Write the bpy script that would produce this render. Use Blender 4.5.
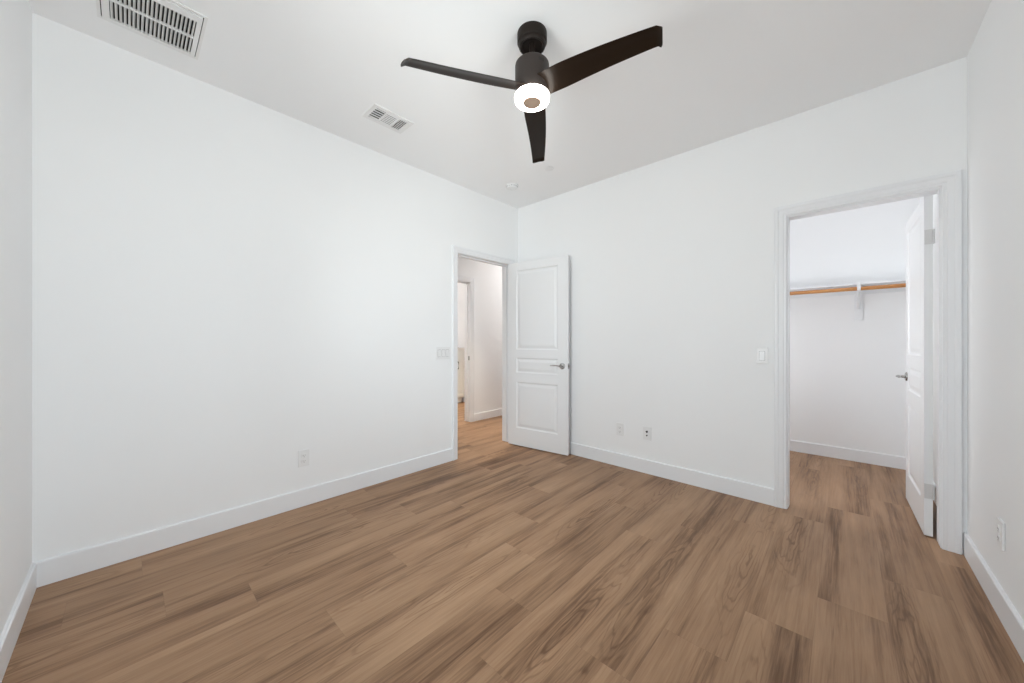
import bpy, bmesh, math, random
from mathutils import Vector, Matrix

for _o in list(bpy.data.objects):
    bpy.data.objects.remove(_o, do_unlink=True)
scene = bpy.context.scene
C = scene.collection
R = math.radians

# ------------------------------------------------------------------ dimensions (metres)
# room corner (left wall / back wall) is the origin; X runs along the back wall, -Y towards the camera
W, L, H = 3.323, 3.455, 2.74
T = 0.12                      # wall thickness
CLX, CLY = 1.75, 1.70         # closet: left wall face, back wall face
HX = -1.14                    # far face of the hall
BX = -3.08                    # far wall of the bathroom

# ------------------------------------------------------------------ camera
cam_d = bpy.data.cameras.new('camera')
cam = bpy.data.objects.new('camera', cam_d)
C.objects.link(cam)
cam_d.sensor_width = 36.0
cam_d.lens = 357.16 * 36.0 / 1024.0
cam_d.shift_x = 0.0
cam_d.shift_y = -0.76 / 1024.0
cam_d.clip_start = 0.02
cam.location = (2.830, -3.1426, 1.1775)
cam.rotation_euler = (R(90), 0, R(42.967))
scene.camera = cam

# ------------------------------------------------------------------ world, lights, exposure
scene.view_settings.view_transform = 'Standard'
scene.view_settings.look = 'None'
scene.view_settings.exposure = 0.0
scene.view_settings.gamma = 1.0
scene.view_settings.use_curve_mapping = False
scene.cycles.max_bounces = 16
scene.cycles.diffuse_bounces = 12
scene.cycles.glossy_bounces = 6
scene.cycles.transparent_max_bounces = 8
scene.cycles.sample_clamp_indirect = 8.0

SKY = 10.4
world = bpy.data.worlds.new('overcast_sky')
scene.world = world
world.use_nodes = True
nt = world.node_tree
nt.nodes.clear()
wo = nt.nodes.new('ShaderNodeOutputWorld')
wb = nt.nodes.new('ShaderNodeBackground')
tc = nt.nodes.new('ShaderNodeTexCoord')
sx = nt.nodes.new('ShaderNodeSeparateXYZ')
rp = nt.nodes.new('ShaderNodeValToRGB')
mp = nt.nodes.new('ShaderNodeMapRange')
mp.inputs['From Min'].default_value = -1.0
mp.inputs['From Max'].default_value = 1.0
nt.links.new(tc.outputs['Generated'], sx.inputs[0])
nt.links.new(sx.outputs['Z'], mp.inputs['Value'])
nt.links.new(mp.outputs[0], rp.inputs[0])
e = rp.color_ramp.elements
e[0].position = 0.44; e[0].color = (1.04, 1.05, 1.06, 1)      # sunlit ground outside
e[1].position = 0.54; e[1].color = (0.925, 0.97, 1.03, 1)       # hazy sky
nt.links.new(rp.outputs[0], wb.inputs['Color'])
wb.inputs['Strength'].default_value = SKY
nt.links.new(wb.outputs[0], wo.inputs['Surface'])

# window opening beside the camera: (along0, along1, z0, z1)
WIN_R = (-3.05, -1.85, 0.75, 2.20)      # in the right wall
WIN_F = (0.95, 2.20, 0.75, 2.20)        # in the front wall


def light(name, kind, loc, energy, color=(1, 1, 1), size=0.1, rot=(0, 0, 0), size_y=None):
    d = bpy.data.lights.new(name, kind)
    d.energy = energy
    d.color = color
    if kind == 'AREA':
        d.shape = 'RECTANGLE'
        d.size = size
        d.size_y = size_y or size
    else:
        d.shadow_soft_size = size
    o = bpy.data.objects.new(name, d)
    o.location = loc
    o.rotation_euler = rot
    C.objects.link(o)
    return o


# sampling portal filling the window opening (it emits nothing itself)
pr = light('window_portal', 'AREA', (W + T + 0.01, (WIN_R[0] + WIN_R[1]) / 2, (WIN_R[2] + WIN_R[3]) / 2), 1,
           size=WIN_R[3] - WIN_R[2], size_y=WIN_R[1] - WIN_R[0], rot=(0, R(90), 0))
pr.data.cycles.is_portal = True
pf = light('window_portal', 'AREA', ((WIN_F[0] + WIN_F[1]) / 2, -L - T - 0.01, (WIN_F[2] + WIN_F[3]) / 2), 1,
           size=WIN_F[1] - WIN_F[0], size_y=WIN_F[3] - WIN_F[2], rot=(R(90), 0, 0))
pf.data.cycles.is_portal = True

# ceiling lamps of the closet, the hall and the bathroom, plus a closet fill light
light('closet_fill', 'POINT', (2.15, 0.32, 1.30), 11.5, (0.985, 0.99, 1.0), 0.14)  # added unseen fill, brightens the closet wall below the shelf; no real fixture
light('closet_ceiling_lamp', 'POINT', (2.90, 0.72, 2.58), 3.5, (1.0, 0.99, 0.98), 0.20)
light('hall_lamp', 'POINT', (-0.45, 1.55, 2.35), 15, (1.0, 0.945, 0.90), 0.10)
hs = light('hall_downlight', 'SPOT', (-0.62, -0.22, 2.72), 125, (1.0, 0.85, 0.62), 0.06)
hs.data.spot_size = R(58)
hs.data.spot_blend = 0.7
light('bathroom_lamp', 'POINT', (-1.80, -0.70, 2.50), 24, (1.0, 0.94, 0.89), 0.12)
bs = light('bathroom_downlight', 'SPOT', (-1.85, 0.62, 2.72), 150, (1.0, 0.88, 0.66), 0.06)
bs.data.spot_size = R(50)
bs.data.spot_blend = 0.6

# ------------------------------------------------------------------ materials
def mat(name, color, rough=0.5, metal=0.0, spec=0.5, bump=None, coat=0.0):
    m = bpy.data.materials.new(name)
    m.use_nodes = True
    n = m.node_tree
    b = n.nodes['Principled BSDF']
    b.inputs['Base Color'].default_value = (*color, 1)
    b.inputs['Roughness'].default_value = rough
    b.inputs['Metallic'].default_value = metal
    b.inputs['Specular IOR Level'].default_value = spec
    b.inputs['Coat Weight'].default_value = coat
    t = n.nodes.new('ShaderNodeTexCoord')
    ns = n.nodes.new('ShaderNodeTexNoise')
    sc, strength, var = bump or (60, 0.02, 0.02)
    ns.inputs['Scale'].default_value = sc
    ns.inputs['Detail'].default_value = 3
    n.links.new(t.outputs['Object'], ns.inputs['Vector'])
    bp = n.nodes.new('ShaderNodeBump')
    bp.inputs['Strength'].default_value = strength
    bp.inputs['Distance'].default_value = 0.002
    n.links.new(ns.outputs['Fac'], bp.inputs['Height'])
    n.links.new(bp.outputs[0], b.inputs['Normal'])
    if var:
        n2 = n.nodes.new('ShaderNodeTexNoise')
        n2.inputs['Scale'].default_value = 1.7
        n2.inputs['Detail'].default_value = 2
        n.links.new(t.outputs['Object'], n2.inputs['Vector'])
        mr = n.nodes.new('ShaderNodeMapRange')
        mr.inputs['To Min'].default_value = 1 - var
        mr.inputs['To Max'].default_value = 1 + var
        n.links.new(n2.outputs['Fac'], mr.inputs['Value'])
        mx = n.nodes.new('ShaderNodeMix')
        mx.data_type = 'RGBA'
        mx.blend_type = 'MULTIPLY'
        mx.inputs['Factor'].default_value = 1.0
        mx.inputs[6].default_value = (*color, 1)
        n.links.new(mr.outputs[0], mx.inputs[7])
        n.links.new(mx.outputs[2], b.inputs['Base Color'])
    return m


M_WALL = mat('wall_paint', (0.848, 0.858, 0.868), 0.62, spec=0.3, bump=(180, 0.06, 0.012))
M_CEIL = mat('ceiling_paint', (0.885, 0.892, 0.902), 0.8, spec=0.2, bump=(160, 0.08, 0.01))
M_TRIM = mat('trim_paint', (0.80, 0.812, 0.832), 0.34, spec=0.5, bump=(25, 0.01, 0.0))
M_DOOR = mat('door_paint', (0.805, 0.815, 0.828), 0.36, spec=0.5, bump=(40, 0.02, 0.0))
M_PLATE = mat('white_plastic', (0.79, 0.795, 0.80), 0.3, bump=(30, 0.005, 0.0))
M_GREYP = mat('vent_enamel', (0.80, 0.80, 0.80), 0.4, bump=(30, 0.01, 0.0))
M_DARK = mat('dark_void', (0.015, 0.015, 0.015), 0.9, bump=(30, 0.0, 0.0))
M_SLOT = mat('slot_shadow', (0.10, 0.10, 0.10), 0.8, bump=(30, 0.0, 0.0))
M_NICKEL = mat('satin_nickel', (0.42, 0.41, 0.40), 0.25, metal=1.0, bump=(200, 0.02, 0.0))
M_HINGE = mat('painted_hinge', (0.66, 0.66, 0.66), 0.35, metal=0.2, bump=(80, 0.01, 0.0))
M_FAN = mat('fan_black', (0.017, 0.0125, 0.0105), 0.40, spec=0.13, bump=(120, 0.02, 0.0))
M_MOTOR = mat('fan_bronze_black', (0.034, 0.027, 0.024), 0.42, spec=0.2, bump=(120, 0.02, 0.0))
M_BLADE = mat('fan_blade_espresso', (0.014, 0.0085, 0.0055), 0.30, spec=0.11, bump=(90, 0.02, 0.0))
M_CAP = mat('bronze_cap', (0.42, 0.30, 0.22), 0.4, metal=0.3, bump=(90, 0.01, 0.0))
M_CAB = mat('cabinet_paint', (0.80, 0.80, 0.77), 0.4, bump=(40, 0.01, 0.0))
M_COUNTER = mat('white_quartz', (0.86, 0.85, 0.83), 0.25, bump=(40, 0.0, 0.02))


def glow(name, color, strength):
    m = bpy.data.materials.new(name)
    m.use_nodes = True
    b = m.node_tree.nodes['Principled BSDF']
    b.inputs['Base Color'].default_value = (0.9, 0.9, 0.9, 1)
    b.inputs['Emission Color'].default_value = (*color, 1)
    b.inputs['Emission Strength'].default_value = strength
    return m


M_LED = glow('led_diffuser', (1.0, 0.94, 0.86), 14.0)


def glass_mat():
    m = bpy.data.materials.new('window_glass')
    m.use_nodes = True
    n = m.node_tree
    n.nodes.clear()
    o = n.nodes.new('ShaderNodeOutputMaterial')
    mix = n.nodes.new('ShaderNodeMixShader')
    tr = n.nodes.new('ShaderNodeBsdfTransparent')
    gl = n.nodes.new('ShaderNodeBsdfGlossy')
    gl.inputs['Roughness'].default_value = 0.02
    fr = n.nodes.new('ShaderNodeFresnel')
    fr.inputs['IOR'].default_value = 1.45
    tr.inputs['Color'].default_value = (0.95, 0.97, 0.96, 1)
    n.links.new(fr.outputs[0], mix.inputs[0])
    n.links.new(tr.outputs[0], mix.inputs[1])
    n.links.new(gl.outputs[0], mix.inputs[2])
    n.links.new(mix.outputs[0], o.inputs['Surface'])
    return m


M_GLASS = glass_mat()


class NB:
    """small node builder"""
    def __init__(self, name):
        self.m = bpy.data.materials.new(name)
        self.m.use_nodes = True
        self.t = self.m.node_tree
        self.b = self.t.nodes['Principled BSDF']

    def put(self, sock, v):
        if hasattr(v, 'is_output'):
            self.t.links.new(v, sock)
        else:
            sock.default_value = v

    def math(self, op, a, b=0.0, c=None, clamp=False):
        n = self.t.nodes.new('ShaderNodeMath')
        n.operation = op
        n.use_clamp = clamp
        self.put(n.inputs[0], a)
        self.put(n.inputs[1], b)
        if c is not None:
            self.put(n.inputs[2], c)
        return n.outputs[0]

    def xyz(self, x, y, z):
        n = self.t.nodes.new('ShaderNodeCombineXYZ')
        for i, v in enumerate((x, y, z)):
            self.put(n.inputs[i], v)
        return n.outputs[0]

    def noise(self, vec, scale=1.0, detail=2.0, rough=0.5, dist=0.0):
        n = self.t.nodes.new('ShaderNodeTexNoise')
        self.put(n.inputs['Vector'], vec)
        n.inputs['Scale'].default_value = scale
        n.inputs['Detail'].default_value = detail
        n.inputs['Roughness'].default_value = rough
        n.inputs['Distortion'].default_value = dist
        return n.outputs['Fac']

    def remap(self, v, a, b, c, d):
        n = self.t.nodes.new('ShaderNodeMapRange')
        self.put(n.inputs['Value'], v)
        for k, x in zip(('From Min', 'From Max', 'To Min', 'To Max'), (a, b, c, d)):
            n.inputs[k].default_value = x
        return n.outputs[0]

    def ramp(self, v, stops):
        n = self.t.nodes.new('ShaderNodeValToRGB')
        self.put(n.inputs[0], v)
        el = n.color_ramp.elements
        while len(el) < len(stops):
            el.new(0.5)
        for e_, (p, c) in zip(el, stops):
            e_.position = p
            e_.color = (*c, 1)
        return n.outputs[0]

    def mix(self, f, a, b, mode='MIX'):
        n = self.t.nodes.new('ShaderNodeMix')
        n.data_type = 'RGBA'
        n.blend_type = mode
        self.put(n.inputs[0], f)
        self.put(n.inputs[6], a)
        self.put(n.inputs[7], b)
        return n.outputs[2]


def floor_mat():
    k = NB('vinyl_plank_oak')
    uvn = k.t.nodes.new('ShaderNodeUVMap')
    uvn.uv_map = 'plank'
    s = k.t.nodes.new('ShaderNodeSeparateXYZ')
    k.t.links.new(uvn.outputs[0], s.inputs[0])
    u, v = s.outputs['X'], s.outputs['Y']          # metres inside one plank
    at = k.t.nodes.new('ShaderNodeAttribute')
    at.attribute_name = 'plank_seed'
    sc = k.t.nodes.new('ShaderNodeSeparateColor')
    k.t.links.new(at.outputs['Color'], sc.inputs[0])
    seed, tone, warm = sc.outputs['Red'], sc.outputs['Green'], sc.outputs['Blue']
    z = k.math('MULTIPLY', seed, 40.0)
    vs = k.math('ADD', v, k.math('MULTIPLY', seed, 17.0))
    def n3(fu, fv, oz, detail, rough=0.5, dist=0.0):
        return k.noise(k.xyz(k.math('MULTIPLY', u, fu), k.math('MULTIPLY', vs, fv), k.math('ADD', z, oz)), 1.0, detail, rough, dist)
    # a few long dark bands along the plank, full of fine dark striations
    stria = n3(75.0, 2.4, 5.5, 4.0, 0.65, 0.4)
    band = k.remap(n3(9.5, 0.42, 0.0, 2.0, 0.5, 0.25), 0.43, 0.76, 0.0, 1.0)
    band = k.math('MINIMUM', k.math('MAXIMUM', band, 0.0), 1.0)
    cloud = n3(7.0, 1.6, 2.7, 3.0, 0.55)
    pores = n3(210.0, 7.0, 1.1, 2.0, 0.6)
    # growth rings: stretched nested ovals around a heart somewhere on the plank
    c0 = k.math('ADD', 0.05, k.math('MULTIPLY', warm, 0.13))
    du = k.math('MULTIPLY', k.math('SUBTRACT', u, c0), 9.5)
    dv = k.math('SUBTRACT', v, k.math('ADD', 0.2, k.math('MULTIPLY', seed, 0.9)))
    dist = k.math('SQRT', k.math('ADD', k.math('MULTIPLY', du, du), k.math('MULTIPLY', k.math('MULTIPLY', dv, dv), 0.9)))
    dist = k.math('ADD', dist, k.math('MULTIPLY', n3(13.0, 2.2, 7.7, 3.0), 0.9))
    ring = k.math('SINE', k.math('MULTIPLY', dist, 40.0))
    ring = k.math('POWER', k.math('MAXIMUM', ring, 0.0), 2.0)
    rmask = k.math('MAXIMUM', 0.0, k.math('MULTIPLY', k.math('SUBTRACT', 1.35, dist), k.remap(tone, 0.42, 0.6, 0.0, 1.3)))
    rmask = k.math('MINIMUM', rmask, 1.0)
    ring = k.math('MULTIPLY', ring, k.math('MULTIPLY', rmask, k.remap(stria, 0.35, 0.6, 0.35, 1.0)))
    fine = pores
    fac = k.math('ADD', 0.645, k.math('MULTIPLY', k.math('SUBTRACT', tone, 0.5), 0.26))
    fac = k.math('SUBTRACT', fac, k.math('MULTIPLY', band, k.remap(stria, 0.35, 0.65, 0.50, 0.24)))
    fac = k.math('ADD', fac, k.math('MULTIPLY', k.math('SUBTRACT', stria, 0.5), 0.44))
    fac = k.math('ADD', fac, k.math('MULTIPLY', k.math('SUBTRACT', cloud, 0.5), 0.60))
    fac = k.math('ADD', fac, k.math('MULTIPLY', k.math('SUBTRACT', pores, 0.5), 0.28))
    fac = k.math('SUBTRACT', fac, k.math('MULTIPLY', ring, 0.30))
    col = k.ramp(fac, [(0.0, FL[0]), (0.30, FL[1]), (0.55, FL[2]), (0.80, FL[3]), (1.0, FL[4])])
    col = k.mix(k.math('MULTIPLY', warm, 0.22), col, k.mix(1.0, col, (1.03, 0.96, 0.93, 1), 'MULTIPLY'))
    # micro bevel between planks
    PW, PL = 0.2256, 1.2195
    eu = k.math('MINIMUM', u, k.math('SUBTRACT', PW, u))
    ev = k.math('MINIMUM', v, k.math('SUBTRACT', PL, v))
    edge = k.math('MINIMUM', eu, ev)
    seam = k.remap(edge, 0.0, 0.0012, 0.22, 0.0)
    col = k.mix(seam, col, (0.06, 0.035, 0.02, 1))
    k.put(k.b.inputs['Base Color'], col)
    k.put(k.b.inputs['Roughness'], k.remap(fine, 0.3, 0.7, 0.38, 0.50))
    k.b.inputs['Specular IOR Level'].default_value = 0.30
    bp = k.t.nodes.new('ShaderNodeBump')
    bp.inputs['Strength'].default_value = 0.10
    bp.inputs['Distance'].default_value = 0.001
    k.put(bp.inputs['Height'], k.math('SUBTRACT', fine, k.math('MULTIPLY', seam, 4.0)))
    k.t.links.new(bp.outputs[0], k.b.inputs['Normal'])
    return k.m


FL = [(0.075, 0.035, 0.016), (0.172, 0.092, 0.047), (0.312, 0.184, 0.104), (0.415, 0.258, 0.152), (0.500, 0.325, 0.200)]


def rod_mat():
    k = NB('varnished_dowel')
    t = k.t.nodes.new('ShaderNodeTexCoord')
    s = k.t.nodes.new('ShaderNodeSeparateXYZ')
    k.t.links.new(t.outputs['Object'], s.inputs[0])
    g = k.noise(k.xyz(k.math('MULTIPLY', s.outputs['X'], 2.0), k.math('MULTIPLY', s.outputs['Y'], 60.0), k.math('MULTIPLY', s.outputs['Z'], 60.0)), 1.0, 3.0)
    k.put(k.b.inputs['Base Color'], k.ramp(g, [(0.25, (0.34, 0.13, 0.035)), (0.5, (0.50, 0.22, 0.07)), (0.8, (0.62, 0.31, 0.11))]))
    k.b.inputs['Roughness'].default_value = 0.35
    return k.m


M_FLOOR = floor_mat()
M_ROD = rod_mat()

# ------------------------------------------------------------------ mesh helpers
def obj(name, bm, m, parent=None, loc=None, smooth=False, rot=None):
    bmesh.ops.recalc_face_normals(bm, faces=bm.faces)
    me = bpy.data.meshes.new(name)
    bm.to_mesh(me)
    bm.free()
    me.materials.append(m)
    if smooth:
        for p in me.polygons:
            p.use_smooth = True
        try:
            me.set_sharp_from_angle(angle=R(38))
        except Exception:
            pass
    o = bpy.data.objects.new(name, me)
    C.objects.link(o)
    if parent:
        o.parent = parent
    if loc:
        o.location = loc
    if rot:
        o.rotation_euler = rot
    return o


def struct(o, label=None):
    o['kind'] = 'structure'
    if label:
        o['label'] = label
    return o


def thing(name, label, cat, loc=(0, 0, 0), rot=(0, 0, 0), group=None):
    o = bpy.data.objects.new(name, None)
    o.empty_display_size = 0.05
    C.objects.link(o)
    o.location = loc
    o.rotation_euler = rot
    o['label'] = label
    o['category'] = cat
    if group:
        o['group'] = group
    return o


def box(bm, x0, x1, y0, y1, z0, z1, bevel=0.0, seg=2):
    vs = [bm.verts.new((x, y, z)) for x in (x0, x1) for y in (y0, y1) for z in (z0, z1)]
    fs = []
    for q in ((0, 1, 3, 2), (4, 6, 7, 5), (0, 4, 5, 1), (2, 3, 7, 6), (0, 2, 6, 4), (1, 5, 7, 3)):
        fs.append(bm.faces.new([vs[i] for i in q]))
    if bevel:
        es = list({e_ for f in fs for e_ in f.edges})
        bmesh.ops.bevel(bm, geom=es, offset=bevel, segments=seg, affect='EDGES', profile=0.5)
    return bm


def lathe(bm, prof, n=40, M=None):
    """prof: list of (r, z) turned about z"""
    rings = []
    for r, z in prof:
        if r < 1e-6:
            rings.append([bm.verts.new((0, 0, z))])
        else:
            rings.append([bm.verts.new((r * math.cos(2 * math.pi * i / n), r * math.sin(2 * math.pi * i / n), z)) for i in range(n)])
    new = [v for r_ in rings for v in r_]
    for a, b in zip(rings, rings[1:]):
        if len(a) == 1 and len(b) == 1:
            continue
        for i in range(n):
            j = (i + 1) % n
            if len(a) == 1:
                bm.faces.new((a[0], b[i], b[j]))
            elif len(b) == 1:
                bm.faces.new((a[i], a[j], b[0]))
            else:
                bm.faces.new((a[i], a[j], b[j], b[i]))
    if M is not None:
        bmesh.ops.transform(bm, matrix=M, verts=new)
    return bm


def tube(bm, pts, radii, n=12, flat=1.0, up=Vector((0, 0, 1))):
    pts = [Vector(p) for p in pts]
    rings = []
    for i, p in enumerate(pts):
        d = (pts[min(i + 1, len(pts) - 1)] - pts[max(i - 1, 0)]).normalized()
        s = d.cross(up)
        if s.length < 1e-4:
            s = d.cross(Vector((1, 0, 0)))
        s.normalize()
        t = s.cross(d).normalized()
        r = radii[i]
        rings.append([bm.verts.new(p + s * (r * math.cos(2 * math.pi * k / n)) + t * (r * flat * math.sin(2 * math.pi * k / n))) for k in range(n)])
    for a, b in zip(rings, rings[1:]):
        for k in range(n):
            bm.faces.new((a[k], a[(k + 1) % n], b[(k + 1) % n], b[k]))
    bm.faces.new(list(reversed(rings[0])))
    bm.faces.new(rings[-1])
    return bm


def wall_y(name, y0, y1, x0, x1, holes=(), z1=H, m=None):
    """wall slab parallel to X between y0,y1; holes: (xa, xb, za, zb)"""
    bm = bmesh.new()
    cur = x0
    for xa, xb, za, zb in sorted(holes):
        box(bm, cur, xa, y0, y1, 0, z1)
        if za > 0:
            box(bm, xa, xb, y0, y1, 0, za)
        box(bm, xa, xb, y0, y1, zb, z1)
        cur = xb
    box(bm, cur, x1, y0, y1, 0, z1)
    return struct(obj(name, bm, m or M_WALL))


def wall_x(name, x0, x1, y0, y1, holes=(), z1=H, m=None):
    bm = bmesh.new()
    cur = y0
    for ya, yb, za, zb in sorted(holes):
        box(bm, x0, x1, cur, ya, 0, z1)
        if za > 0:
            box(bm, x0, x1, ya, yb, 0, za)
        box(bm, x0, x1, ya, yb, zb, z1)
        cur = yb
    box(bm, x0, x1, cur, y1, 0, z1)
    return struct(obj(name, bm, m or M_WALL))


# ------------------------------------------------------------------ openings
DA0, DA1, DAZ = -0.905, -0.140, 2.052          # bedroom doorway in the left wall (clear jamb faces)
DB0, DB1, DBZ = 2.538, 3.229, 2.046            # closet doorway in the back wall
DC0, DC1, DCZ = -0.55, 0.225, 2.02             # bathroom doorway across the hall
J = 0.018                                       # jamb board thickness

# ------------------------------------------------------------------ shell
def build_floor():
    bm = bmesh.new()
    uvl = bm.loops.layers.uv.new('plank')
    cl = bm.loops.layers.float_color.new('plank_seed')
    PW, PL = 0.2256, 1.2195
    known = {0: -0.985, -1: -1.31, -2: -1.647, -3: -0.742, -4: -1.031, -5: -1.952, -6: -1.643, -7: -2.555,
             -8: -0.93, -9: -1.527, -10: -3.033, -11: -3.332, 1: -0.597, 2: -0.2}
    tones = {(-1, 0): 0.70, (-4, -1): 0.72, (-3, 0): 0.45, (-5, 0): 0.45, (0, 0): 0.36, (0, 1): 0.50}
    rnd = random.Random(11)
    xlo, xhi, ylo, yhi = BX - 0.1, W + T, -L - T, 2.5
    for k in range(-28, 4):
        xa = 2.739 + k * PW
        xb = xa + PW
        if xb < xlo or xa > xhi:
            continue
        off = known.get(k, rnd.uniform(-1.2, 0))
        n0 = math.floor((ylo - off) / PL)
        n1 = math.ceil((yhi - off) / PL)
        for n in range(n0, n1):
            ya, yb = off + n * PL, off + (n + 1) * PL
            cx0, cx1, cy0, cy1 = max(xa, xlo), min(xb, xhi), max(ya, ylo), min(yb, yhi)
            if cx1 - cx0 < 1e-4 or cy1 - cy0 < 1e-4:
                continue
            vs = [bm.verts.new((x, y, 0)) for x, y in ((cx0, cy0), (cx1, cy0), (cx1, cy1), (cx0, cy1))]
            f = bm.faces.new(vs)
            col = (rnd.random(), tones.get((k, n), rnd.uniform(0.30, 0.68)), rnd.random(), 1)
            for lp in f.loops:
                lp[uvl].uv = (lp.vert.co.x - xa, lp.vert.co.y - ya)
                lp[cl] = col
    me = bpy.data.meshes.new('floor')
    bm.to_mesh(me)
    bm.free()
    me.materials.append(M_FLOOR)
    o = bpy.data.objects.new('floor', me)
    C.objects.link(o)
    return struct(o, 'wood-look vinyl plank floor in warm brown running through all rooms')


build_floor()
bm = bmesh.new()
box(bm, BX - T, W + T, -L - T, 2.5, H, H + 0.1)
struct(obj('ceiling', bm, M_CEIL), 'flat white ceiling')

wall_x('wall_left', -T, 0, -L - T, 2.4, [(DA0 - J, DA1 + J, 0, DAZ + J)])
wall_y('wall_back', 0, T, 0, W, [(DB0 - J, DB1 + J, 0, DBZ + J)])
wall_x('wall_right', W, W + T, -L - T, CLY + T, [WIN_R])
wall_y('wall_front', -L - T, -L, 0, W, [WIN_F])
wall_y('wall_closet_back', CLY, CLY + T, CLX - T, W)
wall_x('wall_closet_left', CLX - T, CLX, T, CLY)
wall_x('wall_hall', HX - T, HX, -2.4, 2.4, [(DC0 - J, DC1 + J, 0, DCZ + J)])
wall_y('wall_hall_end', 2.4, 2.4 + T, HX - T, 0)
wall_y('wall_hall_front', -2.4 - T, -2.4, HX - T, -T)
wall_x('wall_bathroom_back', BX - T, BX, -1.3, 1.27 + T)
wall_y('wall_bathroom_right', 1.27, 1.27 + T, BX, HX - T)
wall_y('wall_bathroom_left', -1.3 - T, -1.3, BX - T, HX - T)


# ------------------------------------------------------------------ baseboards
def baseboard(name, p0, p1, nrm, h=0.121, t=0.014, m0=0.0, m1=0.0):
    """p0->p1 along the wall on the floor, nrm points into the room; m0/m1 shorten the front edge at the ends (mitre)"""
    p0, p1, nrm = Vector((*p0, 0)), Vector((*p1, 0)), Vector((*nrm, 0))
    d = (p1 - p0).normalized()
    prof = [(0, 0.0005), (t, 0.0005), (t, h - 0.005), (t - 0.003, h - 0.001), (t - 0.005, h), (0, h)]
    bm = bmesh.new()
    ra = [bm.verts.new(p0 + nrm * a + d * (m0 * a / t) + Vector((0, 0, z))) for a, z in prof]
    rb = [bm.verts.new(p1 + nrm * a - d * (m1 * a / t) + Vector((0, 0, z))) for a, z in prof]
    n = len(prof)
    for i in range(n):
        j = (i + 1) % n
        bm.faces.new((ra[i], ra[j], rb[j], rb[i]))
    bm.faces.new(ra)
    bm.faces.new(list(reversed(rb)))
    return struct(obj(name, bm, M_TRIM))


CA = 0.064       # casing width, bedroom door
CB = 0.071       # casing width, closet door
b = 0.014
baseboard('baseboard_left', (0, -L), (0, DA0 - CA - 0.004), (1, 0), m0=b)
baseboard('baseboard_left_corner', (0, DA1 + CA + 0.004), (0, 0), (1, 0), m1=b)
baseboard('baseboard_back', (0, 0), (DB0 - CB - 0.004, 0), (0, -1), m0=b)
baseboard('baseboard_right', (W, -L), (W, 0), (-1, 0), m0=b)
baseboard('baseboard_front', (0, -L), (W, -L), (0, 1), m0=b, m1=b)
baseboard('baseboard_closet_back', (CLX, CLY), (W, CLY), (0, -1), h=0.115, m0=b, m1=b)
baseboard('baseboard_closet_right', (W, T), (W, CLY), (-1, 0), h=0.115, m1=b)
baseboard('baseboard_closet_left', (CLX, T), (CLX, CLY), (1, 0), h=0.115, m1=b)
baseboard('baseboard_hall', (HX, DC1 + 0.075), (HX, 2.4), (1, 0), h=0.108)
baseboard('baseboard_bathroom', (BX, 1.27), (HX - T, 1.27), (0, -1), h=0.108)


# ------------------------------------------------------------------ door casings and jambs
def casing(name, axis, plane, sgn, a0, a1, zt, w, label=None):
    """picture-frame casing round an opening a0..a1, head at zt; axis 'x' or 'y' = direction along the wall"""
    prof = [(0, 0), (0, 0.009), (0.003, 0.0115), (0.016, 0.0115), (0.020, 0.0145), (w * 0.62, 0.0155), (w * 0.70, 0.0185),
            (w * 0.78, 0.0195), (w - 0.004, 0.0195), (w, 0.0165), (w, 0)]
    bm = bmesh.new()
    cols = []
    for d, t in prof:
        pts = [(a0 - d, 0.0005), (a0 - d, zt + d), (a1 + d, zt + d), (a1 + d, 0.0005)]
        col = []
        for a, z in pts:
            q = plane + sgn * t
            col.append(bm.verts.new((a, q, z) if axis == 'x' else (q, a, z)))
        cols.append(col)
    n = len(cols)
    for i in range(n):
        A, B = cols[i], cols[(i + 1) % n]
        for k in range(3):
            bm.faces.new((A[k], A[k + 1], B[k + 1], B[k]))
    bm.faces.new([c[0] for c in cols])
    bm.faces.new([c[3] for c in reversed(cols)])
    return struct(obj(name, bm, M_TRIM), label)


def jamb(name, axis, q0, q1, a0, a1, zt, stop0, stop1, stop=0.012, label=None, floor_gap=0.0):
    """lining boards of an opening through a wall q0..q1, with a stop strip between stop0..stop1"""
    bm = bmesh.new()

    def bx(a_0, a_1, s0, s1, z0, z1):
        if axis == 'x':
            box(bm, a_0, a_1, s0, s1, z0, z1)
        else:
            box(bm, s0, s1, a_0, a_1, z0, z1)
    e_ = 0.0005
    bx(a0 - J + e_, a0, q0, q1, 0.0006, zt + J - e_)
    bx(a1, a1 + J - e_, q0, q1, 0.0006, zt + J - e_)
    bx(a0, a1, q0, q1, zt, zt + J - e_)
    bx(a0, a0 + stop, stop0, stop1, 0.012, zt)
    bx(a1 - stop, a1, stop0, stop1, 0.012, zt)
    bx(a0 + stop, a1 - stop, stop0, stop1, zt - stop, zt)
    return struct(obj(name, bm, M_TRIM), label)


casing('trim_1', 'y', 0, 1, DA0 - 0.004, DA1 + 0.004, DAZ + 0.004, CA, 'white casing round the bedroom doorway')
casing('trim_2', 'y', -T, -1, DA0 - 0.004, DA1 + 0.004, DAZ + 0.004, CA)
jamb('trim_3', 'y', -T, 0, DA0, DA1, DAZ, -0.085, -0.042, label='white jamb lining the bedroom doorway')
casing('trim_4', 'x', 0, -1, DB0 - 0.004, DB1 + 0.004, DBZ + 0.004, CB, 'white stepped casing round the closet doorway')
jamb('trim_5', 'x', 0, T, DB0, DB1, DBZ, 0.006, 0.078, stop=0.005, label='white jamb lining the closet doorway')
casing('trim_6', 'y', HX, 1, DC0 - 0.004, DC1 + 0.004, DCZ + 0.004, 0.070, 'white casing of the bathroom doorway across the hall')
tj = jamb('trim_7', 'y', HX - T, HX, DC0, DC1, DCZ, HX - 0.075, HX - 0.042)
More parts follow.
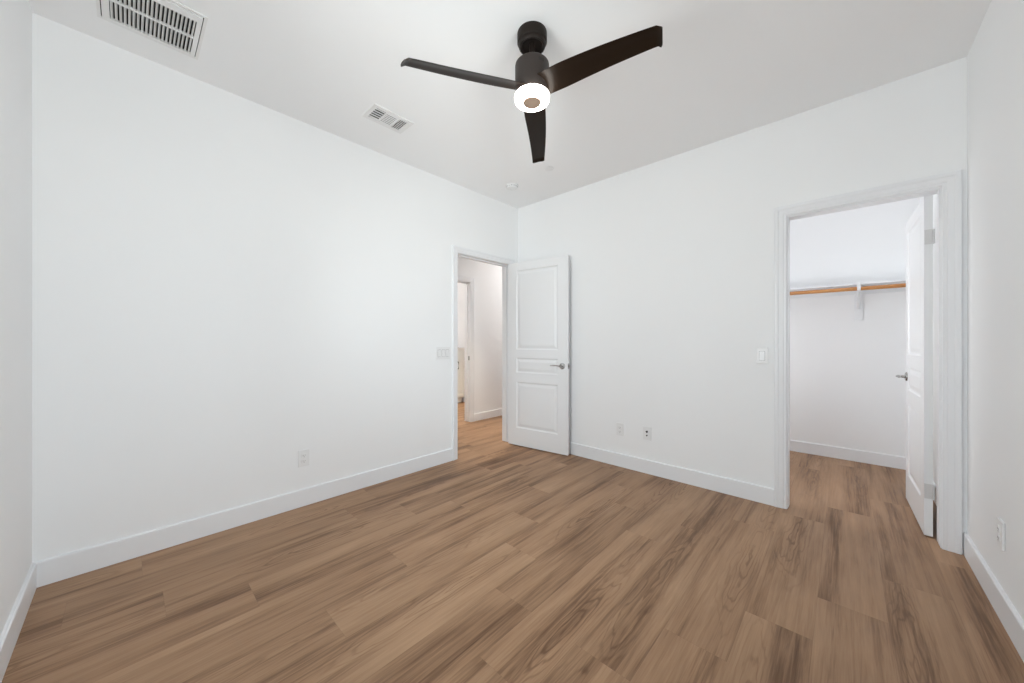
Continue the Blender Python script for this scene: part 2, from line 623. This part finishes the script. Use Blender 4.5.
bm = bmesh.new()
box(bm, HX - 0.034, HX - 0.008, DC1 - 0.0015, DC1, 0.895, 0.955)
obj('strike_plate', bm, M_NICKEL, tj)['label'] = 'dark metal strike plate'


# ------------------------------------------------------------------ doors
PANELS = [(0.204, 0.718), (0.822, 0.987), (1.080, 1.964)]


def door_leaf(w, h, t, stile, z0=0.008):
    """leaf in local coords: u along x 0..w, thickness y 0..t, three moulded panels on both faces"""
    bm = bmesh.new()
    H0, H1 = z0, z0 + h
    steps = [(0.0, 0.0), (0.006, 0.006), (0.013, 0.0085), (0.020, 0.0085), (0.046, 0.0025)]

    def quad(pts):
        bm.faces.new([bm.verts.new(p) for p in pts])
    for side in (0, 1):
        def Y(d):
            return d if side == 0 else t - d
        quad([(0, Y(0), H0), (stile, Y(0), H0), (stile, Y(0), H1), (0, Y(0), H1)])
        quad([(w - stile, Y(0), H0), (w, Y(0), H0), (w, Y(0), H1), (w - stile, Y(0), H1)])
        zs = [H0] + [z for p in PANELS for z in p] + [H1]
        for i in range(0, len(zs), 2):
            quad([(stile, Y(0), zs[i]), (w - stile, Y(0), zs[i]), (w - stile, Y(0), zs[i + 1]), (stile, Y(0), zs[i + 1])])
        for za, zb in PANELS:
            prev = None
            for ins, d in steps:
                r = [bm.verts.new(p) for p in ((stile + ins, Y(d), za + ins), (w - stile - ins, Y(d), za + ins),
                                               (w - stile - ins, Y(d), zb - ins), (stile + ins, Y(d), zb - ins))]
                if prev:
                    for k in range(4):
                        bm.faces.new((prev[k], prev[(k + 1) % 4], r[(k + 1) % 4], r[k]))
                prev = r
            bm.faces.new(prev)
    quad([(0, 0, H0), (0, t, H0), (0, t, H1), (0, 0, H1)])
    quad([(w, 0, H0), (w, t, H0), (w, t, H1), (w, 0, H1)])
    quad([(0, 0, H0), (w, 0, H0), (w, t, H0), (0, t, H0)])
    quad([(0, 0, H1), (w, 0, H1), (w, t, H1), (0, t, H1)])
    bmesh.ops.remove_doubles(bm, verts=bm.verts, dist=0.0002)
    return bm


def lever(parent, u, z, ysign, y_face, direction):
    """lever handle on face y=y_face pointing out along ysign; lever runs along direction (+1/-1 in u)"""
    Mx = Matrix.Translation((u, y_face, z)) @ Matrix.Rotation(R(90) * (-ysign), 4, 'X')
    bm = bmesh.new()
    lathe(bm, [(0.0, 0.0), (0.032, 0.0), (0.032, 0.004), (0.029, 0.009), (0.020, 0.011), (0.0, 0.011)], 32, Mx)
    hd = obj('handle', bm, M_NICKEL, parent, smooth=True)
    hd['label'] = 'satin nickel lever handle'
    bm = bmesh.new()
    o_ = ysign
    tube(bm, [(u, y_face + o_ * 0.009, z), (u, y_face + o_ * 0.030, z), (u, y_face + o_ * 0.047, z)], [0.011, 0.0095, 0.0105], 16)
    pts, rad = [], []
    for i in range(9):
        s = i / 8
        pts.append((u + direction * (-0.010 + 0.125 * s), y_face + o_ * (0.047 - 0.010 * math.sin(s * math.pi) + 0.004 * s), z + 0.005 * math.sin(s * math.pi * 1.1) - 0.001 + 0.006 * s * s))
        rad.append(0.0105 - 0.0045 * s if i < 8 else 0.004)
    tube(bm, pts, rad, 14, flat=0.75)
    obj('lever', bm, M_NICKEL, hd, smooth=True)
    return hd


# --- bedroom door, swung open against the back wall
d1 = bpy.data.objects.new('door_1', None)
C.objects.link(d1)
ax, ay, bx_, by_ = 0.022, -0.190, 0.767, -0.096
d1.location = (ax, ay, 0)
d1.rotation_euler = (0, 0, math.atan2(by_ - ay, bx_ - ax))
struct(d1, 'white three-panel bedroom door standing open against the back wall')
W1 = math.hypot(bx_ - ax, by_ - ay)
obj('door_leaf', door_leaf(W1, 2.046, 0.035, 0.113), M_DOOR, d1)
lever(d1, W1 - 0.062, 0.916, -1, 0.0, -1)
bm = bmesh.new()
box(bm, W1, W1 + 0.0015, 0.005, 0.030, 0.888, 0.944)
box(bm, W1, W1 + 0.008, 0.011, 0.024, 0.906, 0.926, 0.002)
obj('latch_plate', bm, M_NICKEL, d1)['label'] = 'metal latch plate on the door edge'
for zc in (0.27, 1.03, 1.80):
    bm = bmesh.new()
    lathe(bm, [(0, -0.047), (0.004, -0.047), (0.0055, -0.044), (0.0055, 0.044), (0.004, 0.047), (0, 0.047)], 12,
          Matrix.Translation((-0.006, 0.041, zc)))
    box(bm, -0.0015, 0.0, 0.004, 0.036, zc - 0.044, zc + 0.044)
    obj('hinge', bm, M_HINGE, d1, smooth=True)

# --- closet door, swung open into the closet along its right wall
d2 = bpy.data.objects.new('door_2', None)
C.objects.link(d2)
PX, PY = 3.215, T + 0.006
d2.location = (PX, PY, 0)
W2 = 0.690
ang = math.atan2(0.692, -0.016)
d2.rotation_euler = (0, 0, ang)          # local x runs from hinge to free edge, local y (thickness) points to -X
struct(d2, 'white three-panel closet door standing open inside the closet')
obj('door_leaf', door_leaf(W2, 2.040, 0.035, 0.108), M_DOOR, d2)
lever(d2, W2 - 0.060, 0.914, 1, 0.035, -1)
bm = bmesh.new()
box(bm, W2, W2 + 0.0015, 0.005, 0.030, 0.886, 0.942)
box(bm, W2, W2 + 0.008, 0.011, 0.024, 0.904, 0.924, 0.002)
obj('latch_plate', bm, M_NICKEL, d2)['label'] = 'metal latch plate on the door edge'
for zc in (0.275, 1.80):
    bm = bmesh.new()
    box(bm, -0.0022, 0.0, 0.003, 0.034, zc - 0.044, zc + 0.044)
    for zz in (-0.030, 0.0, 0.030):                      # screw heads on the leaf
        for vv in ((0.012,) if zz == 0 else (0.022,)):
            lathe(bm, [(0, 0.0030), (0.0032, 0.0026), (0.0032, 0.0)], 10,
                  Matrix.Translation((-0.0022, vv, zc + zz)) @ Matrix.Rotation(R(-90), 4, 'Y'))
    for i in range(5):                                   # knuckles
        z0 = zc - 0.044 + i * 0.0176
        lathe(bm, [(0, z0 + 0.0006), (0.0055, z0 + 0.0006), (0.0055, z0 + 0.0170), (0, z0 + 0.0170)], 12,
              Matrix.Translation((-0.003, -0.003, 0)))
    obj('hinge', bm, M_HINGE, d2)['label'] = 'white painted door hinge with screws'


# ------------------------------------------------------------------ window (beside the camera; it lights the room)
def window(name, axis, q0, q1, win, inner, label):
    a0, a1, z0, z1 = win
    root = bpy.data.objects.new(name, None)
    C.objects.link(root)
    struct(root, label)
    mid = (q0 + q1) / 2

    def bx(bm, a_0, a_1, qa, qb, za, zb):
        qa, qb = min(qa, qb), max(qa, qb)
        if axis == 'x':
            box(bm, a_0, a_1, qa, qb, za, zb)
        else:
            box(bm, qa, qb, a_0, a_1, za, zb)
    f = 0.05
    bm = bmesh.new()
    bx(bm, a0, a0 + f, mid - 0.03, mid + 0.03, z0, z1)
    bx(bm, a1 - f, a1, mid - 0.03, mid + 0.03, z0, z1)
    bx(bm, a0 + f, a1 - f, mid - 0.03, mid + 0.03, z0, z0 + f)
    bx(bm, a0 + f, a1 - f, mid - 0.03, mid + 0.03, z1 - f, z1)
    ac = (a0 + a1) / 2
    bx(bm, ac - 0.025, ac + 0.025, mid - 0.02, mid + 0.02, z0 + f, z1 - f)
    obj('window_frame', bm, M_TRIM, root)
    bm = bmesh.new()
    bx(bm, a0 + f, ac - 0.025, mid - 0.003, mid + 0.003, z0 + f, z1 - f)
    bx(bm, ac + 0.025, a1 - f, mid - 0.003, mid + 0.003, z0 + f, z1 - f)
    obj('pane', bm, M_GLASS, root)
    bm = bmesh.new()
    bx(bm, a0 - 0.04, a1 + 0.04, inner, inner + (0.03 if inner < 0 else -0.03), z0 - 0.022, z0 - 0.001)
    obj('window_sill', bm, M_TRIM, root)


window('window_1', 'y', W, W + T, WIN_R, W, 'white framed sliding window in the right wall')
window('window_2', 'x', -L - T, -L, WIN_F, -L, 'white framed sliding window in the front wall')


# ------------------------------------------------------------------ ceiling fan
FX, FY = 1.666, -1.743
fan = thing('ceiling_fan', 'black three-blade ceiling fan with a lit round LED lamp, hanging from the white ceiling', 'ceiling fan', (FX, FY, H))
HZ = -H                      # parts use absolute z minus H


def zz(z):
    return z - H


bm = bmesh.new()
lathe(bm, [(0, zz(2.7395)), (0.0745, zz(2.7395)), (0.0755, zz(2.735)), (0.0755, zz(2.694)), (0.073, zz(2.689)), (0.069, zz(2.687)), (0.069, zz(2.679)),
           (0.066, zz(2.671)), (0.060, zz(2.667)), (0.055, zz(2.670)), (0.050, zz(2.682)), (0.018, zz(2.686)), (0, zz(2.686))], 56)
obj('canopy', bm, M_FAN, fan, smooth=True)
bm = bmesh.new()
lathe(bm, [(0, zz(2.69)), (0.0145, zz(2.69)), (0.0145, zz(2.575)), (0, zz(2.575))], 24)
obj('downrod', bm, M_FAN, fan, smooth=True)
bm = bmesh.new()
lathe(bm, [(0, zz(2.5840)), (0.072, zz(2.5830)), (0.0815, zz(2.5815)), (0.0850, zz(2.5780)), (0.0864, zz(2.5720)), (0.0865, zz(2.5660)), (0.0865, zz(2.4920)),
           (0.0865, zz(2.4700)), (0.083, zz(2.4540)), (0.078, zz(2.4380)), (0.077, zz(2.4240)), (0, zz(2.4240))], 64)
motor = obj('motor_housing', bm, M_MOTOR, fan, smooth=True)
bm = bmesh.new()
for base in (-19,):
    for i in range(4):
        a = R(base - 7.5 + i * 5.0)
        M = Matrix.Rotation(a, 4, 'Z')
        n0 = len(bm.verts)
        box(bm, 0.0858, 0.0872, -0.0022, 0.0022, zz(2.5450), zz(2.5610))
        bm.verts.ensure_lookup_table()
        bmesh.ops.transform(bm, matrix=M, verts=bm.verts[n0:])
obj('vent_slots', bm, M_DARK, motor)
bm = bmesh.new()
lathe(bm, [(0, zz(2.4260)), (0.082, zz(2.4260)), (0.0870, zz(2.4230)), (0.0882, zz(2.4170)), (0.0882, zz(2.4040)), (0.086, zz(2.3960)), (0.080, zz(2.3915)),
           (0.060, zz(2.3900)), (0.0, zz(2.3900))], 64)
obj('light_diffuser', bm, M_LED, fan, smooth=True)['label'] = 'glowing white round lamp diffuser'
bm = bmesh.new()
lathe(bm, [(0, zz(2.3899)), (0.042, zz(2.3899)), (0.045, zz(2.3880)), (0.044, zz(2.3860)), (0.0, zz(2.3852))], 40)
obj('lamp_cap', bm, M_CAP, fan, smooth=True)['label'] = 'small brown cap in the middle of the lamp'


def blade(angle):
    bm = bmesh.new()
    NS, NC = 30, 10
    r0, r1 = 0.058, 0.642
    top, bot = [], []
    for i in range(NS + 1):
        s = i / NS
        r = r0 + (r1 - r0) * s
        # chord grows out of the hub, then tapers slowly to the tip
        c = 0.116 + 0.006 * math.sin(min(s / 0.3, 1.0) * math.pi / 2) - 0.040 * max(0, (s - 0.2) / 0.8) ** 1.1
        sweep = 0.008 * math.sin(s * math.pi) - 0.004 * s           # bowed outline
        pitch = R(20 - 5 * s)
        zc = -0.004 - 0.042 * s
        drop = 0.0
        if s > 0.97:
            drop = -(s - 0.97) / 0.03 * 0.010
        ta, tb = [], []
        for k in range(NC + 1):
            q = k / NC - 0.5                                    # -0.5 clockwise edge (high) .. +0.5 counter-clockwise edge (low)
            y = q * c - sweep
            camber = 0.010 * (1 - (2 * q) ** 2) * (1 - 0.4 * s)
            th = 0.0042 * (1 - (2 * q) ** 4) + 0.0008
            yy = y * math.cos(pitch) + 0.0
            z_ = -y * math.sin(pitch) + camber + zc + drop
            # slanted tip with rounded corners
            rr = r
            if s > 0.90:
                f = (s - 0.90) / 0.10
                rr = r + f * (-0.020 * (q + 0.5) - 0.006 * max(0, abs(2 * q) - 0.75) / 0.25)
            ta.append(bm.verts.new((rr, yy, z_ + th)))
            tb.append(bm.verts.new((rr, yy, z_ - th)))
        top.append(ta)
        bot.append(tb)
    for i in range(NS):
        for k in range(NC):
            bm.faces.new((top[i][k], top[i + 1][k], top[i + 1][k + 1], top[i][k + 1]))
            bm.faces.new((bot[i][k], bot[i][k + 1], bot[i + 1][k + 1], bot[i + 1][k]))
        bm.faces.new((top[i][0], bot[i][0], bot[i + 1][0], top[i + 1][0]))
        bm.faces.new((top[i][NC], top[i + 1][NC], bot[i + 1][NC], bot[i][NC]))
    for k in range(NC):
        bm.faces.new((top[0][k], top[0][k + 1], bot[0][k + 1], bot[0][k]))
        bm.faces.new((top[NS][k], bot[NS][k], bot[NS][k + 1], top[NS][k + 1]))
    return bm


for a in (5.4, 125.4, 245.4):
    obj('blade', blade(a), M_BLADE, fan, loc=(0, 0, zz(2.457)), rot=(0, 0, R(a)), smooth=True)

# ------------------------------------------------------------------ ceiling vents
v1 = thing('return_air_vent', 'large square white return air grille on the ceiling above the left wall', 'vent', (0.392, -3.063, H))
bm = bmesh.new()
hx, hy = 0.188, 0.182


def ring(bm, ox, oy, ix0, ix1, iy0, iy1, z0, z1):
    box(bm, -ox, ix0, -oy, oy, z0, z1)
    box(bm, ix1, ox, -oy, oy, z0, z1)
    box(bm, ix0, ix1, -oy, iy0, z0, z1)
    box(bm, ix0, ix1, iy1, oy, z0, z1)


ring(bm, hx, hy, -hx + 0.012, hx - 0.012, -hy + 0.012, hy - 0.012, -0.006, -0.0005)
obj('outer_frame', bm, M_GREYP, v1)
bm = bmesh.new()
ring(bm, hx - 0.016, hy - 0.016, -0.152, 0.130, -0.141, 0.148, -0.012, -0.001)
box(bm, -0.013, -0.002, -0.141, 0.148, -0.012, -0.002)
obj('grille_frame', bm, M_GREYP, v1)
bm = bmesh.new()
ns = 20
for i in range(ns):
    y = -0.141 + (i + 0.5) * 0.289 / ns
    n0 = len(bm.verts)
    box(bm, -0.152, 0.130, -0.0062, 0.0062, -0.0008, 0.0008)
    bm.verts.ensure_lookup_table()
    bmesh.ops.transform(bm, matrix=Matrix.Translation((0, y, -0.0065)) @ Matrix.Rotation(R(52), 4, 'X'), verts=bm.verts[n0:])
obj('slats', bm, M_GREYP, v1)
bm = bmesh.new()
box(bm, -hx + 0.002, hx - 0.002, -hy + 0.002, hy - 0.002, -0.0009, -0.0004)
obj('duct_backing', bm, M_DARK, v1)['label'] = 'dark duct behind the slats'

v2 = thing('supply_air_vent', 'small white three-section supply register on the ceiling near the fan', 'vent', (0.477, -1.895, H))
bm = bmesh.new()
hx, hy = 0.093, 0.147
secs = [(-0.118, -0.048), (-0.038, 0.040), (0.050, 0.118)]
box(bm, -hx, -0.064, -hy, hy, -0.007, -0.0005)
box(bm, 0.064, hx, -hy, hy, -0.007, -0.0005)
ys = [-hy] + [q for s_ in secs for q in s_] + [hy]
for i in range(0, len(ys), 2):
    box(bm, -0.064, 0.064, ys[i], ys[i + 1], -0.007, -0.0005)
obj('register_frame', bm, M_GREYP, v2)
bm = bmesh.new()
for si, (ya, yb) in enumerate(secs):
    if si == 1 or si == 0:
        nl = 5 if si == 0 else 7
        hw = 0.0100 if si == 0 else 0.0078
        for i in range(nl):
            x = -0.064 + (i + 0.5) * 0.128 / nl
            n0 = len(bm.verts)
            box(bm, -hw, hw, ya, yb, -0.0006, 0.0006)
            bm.verts.ensure_lookup_table()
            bmesh.ops.transform(bm, matrix=Matrix.Translation((x, 0, -0.0052)) @ Matrix.Rotation(R(14 if si == 0 else 7), 4, 'Y'), verts=bm.verts[n0:])
    else:
        nl = 5
        for i in range(nl):
            y = ya + (i + 0.5) * (yb - ya) / nl
            n0 = len(bm.verts)
            box(bm, -0.064, 0.064, -0.0085, 0.0085, -0.0006, 0.0006)
            bm.verts.ensure_lookup_table()
            bmesh.ops.transform(bm, matrix=Matrix.Translation((0, y, -0.0052)) @ Matrix.Rotation(R(28), 4, 'X'), verts=bm.verts[n0:])
obj('louvers', bm, M_GREYP, v2)
bm = bmesh.new()
box(bm, -0.066, 0.066, -0.12, 0.12, -0.0009, -0.0004)
obj('duct_backing', bm, M_DARK, v2)['label'] = 'dark duct behind the louvers'

# ------------------------------------------------------------------ smoke detector and sprinkler cover
sd = thing('smoke_detector', 'round white smoke detector with vents on the ceiling near the far corner', 'smoke detector', (0.380, -0.512, H))
bm = bmesh.new()
lathe(bm, [(0, -0.0005), (0.064, -0.0005), (0.064, -0.008), (0.060, -0.012), (0, -0.012)], 48)
obj('base_plate', bm, M_PLATE, sd, smooth=True)
bm = bmesh.new()
lathe(bm, [(0.0, -0.012), (0.056, -0.012), (0.056, -0.022), (0.052, -0.030), (0.040, -0.035), (0.014, -0.036), (0.013, -0.034), (0, -0.034)], 48)
obj('sensor_cover', bm, M_PLATE, sd, smooth=True)
bm = bmesh.new()
for i in range(14):
    n0 = len(bm.verts)
    box(bm, 0.0545, 0.0565, -0.007, 0.007, -0.0205, -0.0165)
    bm.verts.ensure_lookup_table()
    bmesh.ops.transform(bm, matrix=Matrix.Rotation(2 * math.pi * i / 14, 4, 'Z'), verts=bm.verts[n0:])
obj('vent_slots', bm, M_SLOT, sd)['label'] = 'dark vent slots'

sp = thing('sprinkler_cover', 'flat round white sprinkler cover plate on the ceiling beside the fan blade tip', 'sprinkler cover', (0.876, -0.548, H))
bm = bmesh.new()
lathe(bm, [(0, -0.0005), (0.027, -0.0005), (0.027, -0.006), (0, -0.006)], 40)
obj('collar', bm, M_SLOT, sp, smooth=True)
bm = bmesh.new()
lathe(bm, [(0, -0.006), (0.038, -0.006), (0.0385, -0.0085), (0.037, -0.0095), (0, -0.0102)], 48)
obj('cover_disc', bm, M_PLATE, sp, smooth=True)


# ------------------------------------------------------------------ wall plates (local: x across, -y out of the wall, z up)
def plate_body(w, h):
    bm = bmesh.new()
    box(bm, -w / 2, w / 2, -0.0062, -0.0004, -h / 2, h / 2, 0.0016, 2)
    return bm


def rocker(parent, x=0.0):
    bm = bmesh.new()
    box(bm, x - 0.0175, x + 0.0175, -0.0066, -0.0058, -0.034, 0.034)
    obj('rocker_surround', bm, M_SLOT, parent)['label'] = 'thin grey gap around the rocker'
    bm = bmesh.new()
    prof = [(-0.0325, -0.0060), (-0.0325, -0.0105), (0.0, -0.0078), (0.0325, -0.0068), (0.0325, -0.0060)]
    l_ = [bm.verts.new((x - 0.0160, y, z)) for z, y in prof]
    r_ = [bm.verts.new((x + 0.0160, y, z)) for z, y in prof]
    for i in range(5):
        j = (i + 1) % 5
        bm.faces.new((l_[i], l_[j], r_[j], r_[i]))
    bm.faces.new(l_)
    bm.faces.new(list(reversed(r_)))
    obj('rocker', bm, M_PLATE, parent)


def receptacles(parent):
    for zc in (0.0195, -0.0195):
        bm = bmesh.new()
        n = 28
        pts = []
        for i in range(n):
            a = 2 * math.pi * i / n
            pts.append((0.0172 * math.cos(a), max(-0.0135, min(0.0135, 0.0172 * math.sin(a)))))
        f = [bm.verts.new((x, -0.0085, zc + z)) for x, z in pts]
        g = [bm.verts.new((x * 1.04, -0.0058, zc + z * 1.04)) for x, z in pts]
        bm.faces.new(f)
        for i in range(n):
            j = (i + 1) % n
            bm.faces.new((f[i], g[i], g[j], f[j]))
        rc = obj('receptacle', bm, M_PLATE, parent)
        bm = bmesh.new()
        for sx_, hh in ((-0.0062, 0.0040), (0.0062, 0.0034)):
            box(bm, sx_ - 0.0009, sx_ + 0.0009, -0.0088, -0.0084, zc + 0.001 - hh, zc + 0.001 + hh)
        lathe(bm, [(0, 0.0003), (0.0023, 0.0003), (0.0023, 0)], 12, Matrix.Translation((0, -0.0085, zc - 0.0085)) @ Matrix.Rotation(R(90), 4, 'X'))
        obj('slots', bm, M_SLOT, rc)


def screw(parent, z=0.0, x=0.0):
    bm = bmesh.new()
    lathe(bm, [(0, 0.0012), (0.0026, 0.0009), (0.0030, 0)], 14, Matrix.Translation((x, -0.0062, z)) @ Matrix.Rotation(R(90), 4, 'X'))
    obj('screw', bm, M_PLATE, parent)


RZ = {'back': 0, 'left': R(90), 'right': R(-90)}


def plate(name, label, cat, loc, wall, w=0.072, h=0.117, group=None):
    t = thing(name, label, cat, loc, (0, 0, RZ[wall]), group)
    t.scale = (1.0, 1.4, 1.0)
    obj('plate', plate_body(w, h), M_PLATE, t)
    return t


t = plate('light_switch', 'three-rocker white light switch on the left wall beside the bedroom doorway', 'light switch', (0, -1.082, 1.058), 'left', w=0.163)
for x in (-0.046, 0, 0.046):
    rocker(t, x)
t = plate('light_switch', 'single-rocker white light switch on the back wall beside the closet doorway', 'light switch', (2.391, 0, 1.068), 'back')
rocker(t)
for loc, wall, lab in (((0, -2.290, 0.340), 'left', 'white duplex power outlet low on the long left wall'),
                       ((1.291, 0, 0.348), 'back', 'white duplex power outlet on the back wall, left of the cable jack plate'),
                       ((W, -0.602, 0.352), 'right', 'white duplex power outlet low on the right wall beside the closet casing')):
    t = plate('power_outlet', lab, 'outlet', loc, wall)
    receptacles(t)
    screw(t)
t = plate('cable_jack', 'white wall plate with two dark cable jacks low on the back wall', 'cable outlet', (1.547, 0, 0.355), 'back')
for zc, r in ((0.016, 0.0085), (-0.017, 0.0058)):
    bm = bmesh.new()
    Mx = Matrix.Translation((0, -0.0062, zc)) @ Matrix.Rotation(R(90), 4, 'X')
    lathe(bm, [(0, 0.004), (r * 0.5, 0.004), (r * 0.6, 0.006), (r, 0.006), (r, 0)], 24, Mx)
    obj('jack', bm, M_DARK, t)['label'] = 'round dark jack opening'
screw(t, 0.048)
screw(t, -0.048)

# ------------------------------------------------------------------ closet shelf, rod and bracket
SHZ = 1.690
ROD_Y, ROD_Z = CLY - 0.285, 1.655
sh = thing('closet_shelf', 'long white closet shelf above the wooden hanging rod', 'shelf', (0, 0, 0))
bm = bmesh.new()
box(bm, CLX + 0.001, W - 0.001, CLY - 0.300, CLY - 0.001, SHZ, SHZ + 0.016, 0.002, 1)
obj('shelf_board', bm, M_TRIM, sh)
bm = bmesh.new()
box(bm, CLX + 0.001, W - 0.001, CLY - 0.018, CLY - 0.0008, SHZ - 0.062, SHZ - 0.0006, 0.002, 1)
obj('cleat', bm, M_TRIM, sh)
bk = thing('shelf_bracket', 'white shelf and rod bracket on a small backing board on the closet back wall', 'bracket', (2.925, CLY, 0))
bm = bmesh.new()
box(bm, -0.026, 0.034, -0.020, -0.0008, 1.378, SHZ - 0.066, 0.0015, 1)
obj('backing_board', bm, M_TRIM, bk)
bm = bmesh.new()
box(bm, -0.013, 0.013, -0.0235, -0.0205, 1.470, SHZ - 0.004, 0.001, 1)            # upright strap
box(bm, -0.013, 0.013, -0.2955, -0.0235, SHZ - 0.004, SHZ - 0.0008, 0.001, 1)      # arm under the shelf
tube(bm, [(0, -0.022, 1.490), (0, -0.10, 1.545), (0, -0.20, 1.612), (0, -0.262, 1.640)], [0.011] * 4, 10, flat=0.35)
hook = []
for i in range(13):
    a = R(150 + i * 17.5)
    hook.append((0, -0.285 + 0.0215 * math.cos(a) * -1.0, ROD_Z + 0.0215 * math.sin(a)))
tube(bm, hook, [0.0105] * 13, 10, flat=0.22, up=Vector((1, 0, 0.001)))
box(bm, -0.012, 0.012, -0.3125, -0.3085, ROD_Z - 0.018, SHZ + 0.018, 0.001, 1)     # front lip
obj('bracket_arm', bm, M_TRIM, bk)
bm = bmesh.new()
Mx = Matrix.Translation((CLX + 0.002, ROD_Y, ROD_Z)) @ Matrix.Rotation(R(90), 4, 'Y')
lathe(bm, [(0, 0), (0.0175, 0), (0.0175, W - CLX - 0.004), (0, W - CLX - 0.004)], 32, Mx)
rod = obj('closet_rod', bm, M_ROD, smooth=True)
rod['label'] = 'round orange-brown wooden hanging rod under the closet shelf'
rod['category'] = 'clothes rod'

# ------------------------------------------------------------------ bathroom vanity, seen through the two doorways
vn = thing('bathroom_vanity', 'white vanity cabinet seen through the bedroom doorway across the hall', 'cabinet', (-2.47, 0.735, 0))
VW = 0.49
bm = bmesh.new()
box(bm, -0.56, -0.020, -VW, VW, 0.10, 1.000)
box(bm, -0.56, -0.075, -VW + 0.01, VW - 0.01, 0.001, 0.10)
obj('carcass', bm, M_CAB, vn)
bm = bmesh.new()
box(bm, -0.60, 0.015, -VW - 0.01, VW + 0.01, 1.001, 1.045, 0.004, 2)
obj('countertop', bm, M_COUNTER, vn)['label'] = 'white stone countertop'


def shaker(y0, y1, z0, z1):
    bm = bmesh.new()
    f = 0.045
    box(bm, -0.0195, -0.009, y0, y1, z0, z1)
    for a_, b_, c_, d_ in ((y0, y0 + f, z0, z1), (y1 - f, y1, z0, z1), (y0 + f, y1 - f, z0, z0 + f), (y0 + f, y1 - f, z1 - f, z1)):
        box(bm, -0.009, 0.0, a_, b_, c_, d_)
    return bm


for y0, y1, hy_ in ((-0.485, -0.005, -0.05), (0.005, 0.485, 0.325)):
    dw = obj('drawer', shaker(y0, y1, 0.800, 0.990), M_CAB, vn)
    dr = obj('door', shaker(y0, y1, 0.115, 0.790), M_CAB, vn)
    bm = bmesh.new()
    tube(bm, [(0.0, hy_, 0.650), (0.022, hy_, 0.652), (0.024, hy_, 0.660), (0.024, hy_, 0.770), (0.022, hy_, 0.778), (0, hy_, 0.780)], [0.006] * 6, 8)
    obj('handle', bm, M_FAN, dr)['label'] = 'black bar pull'
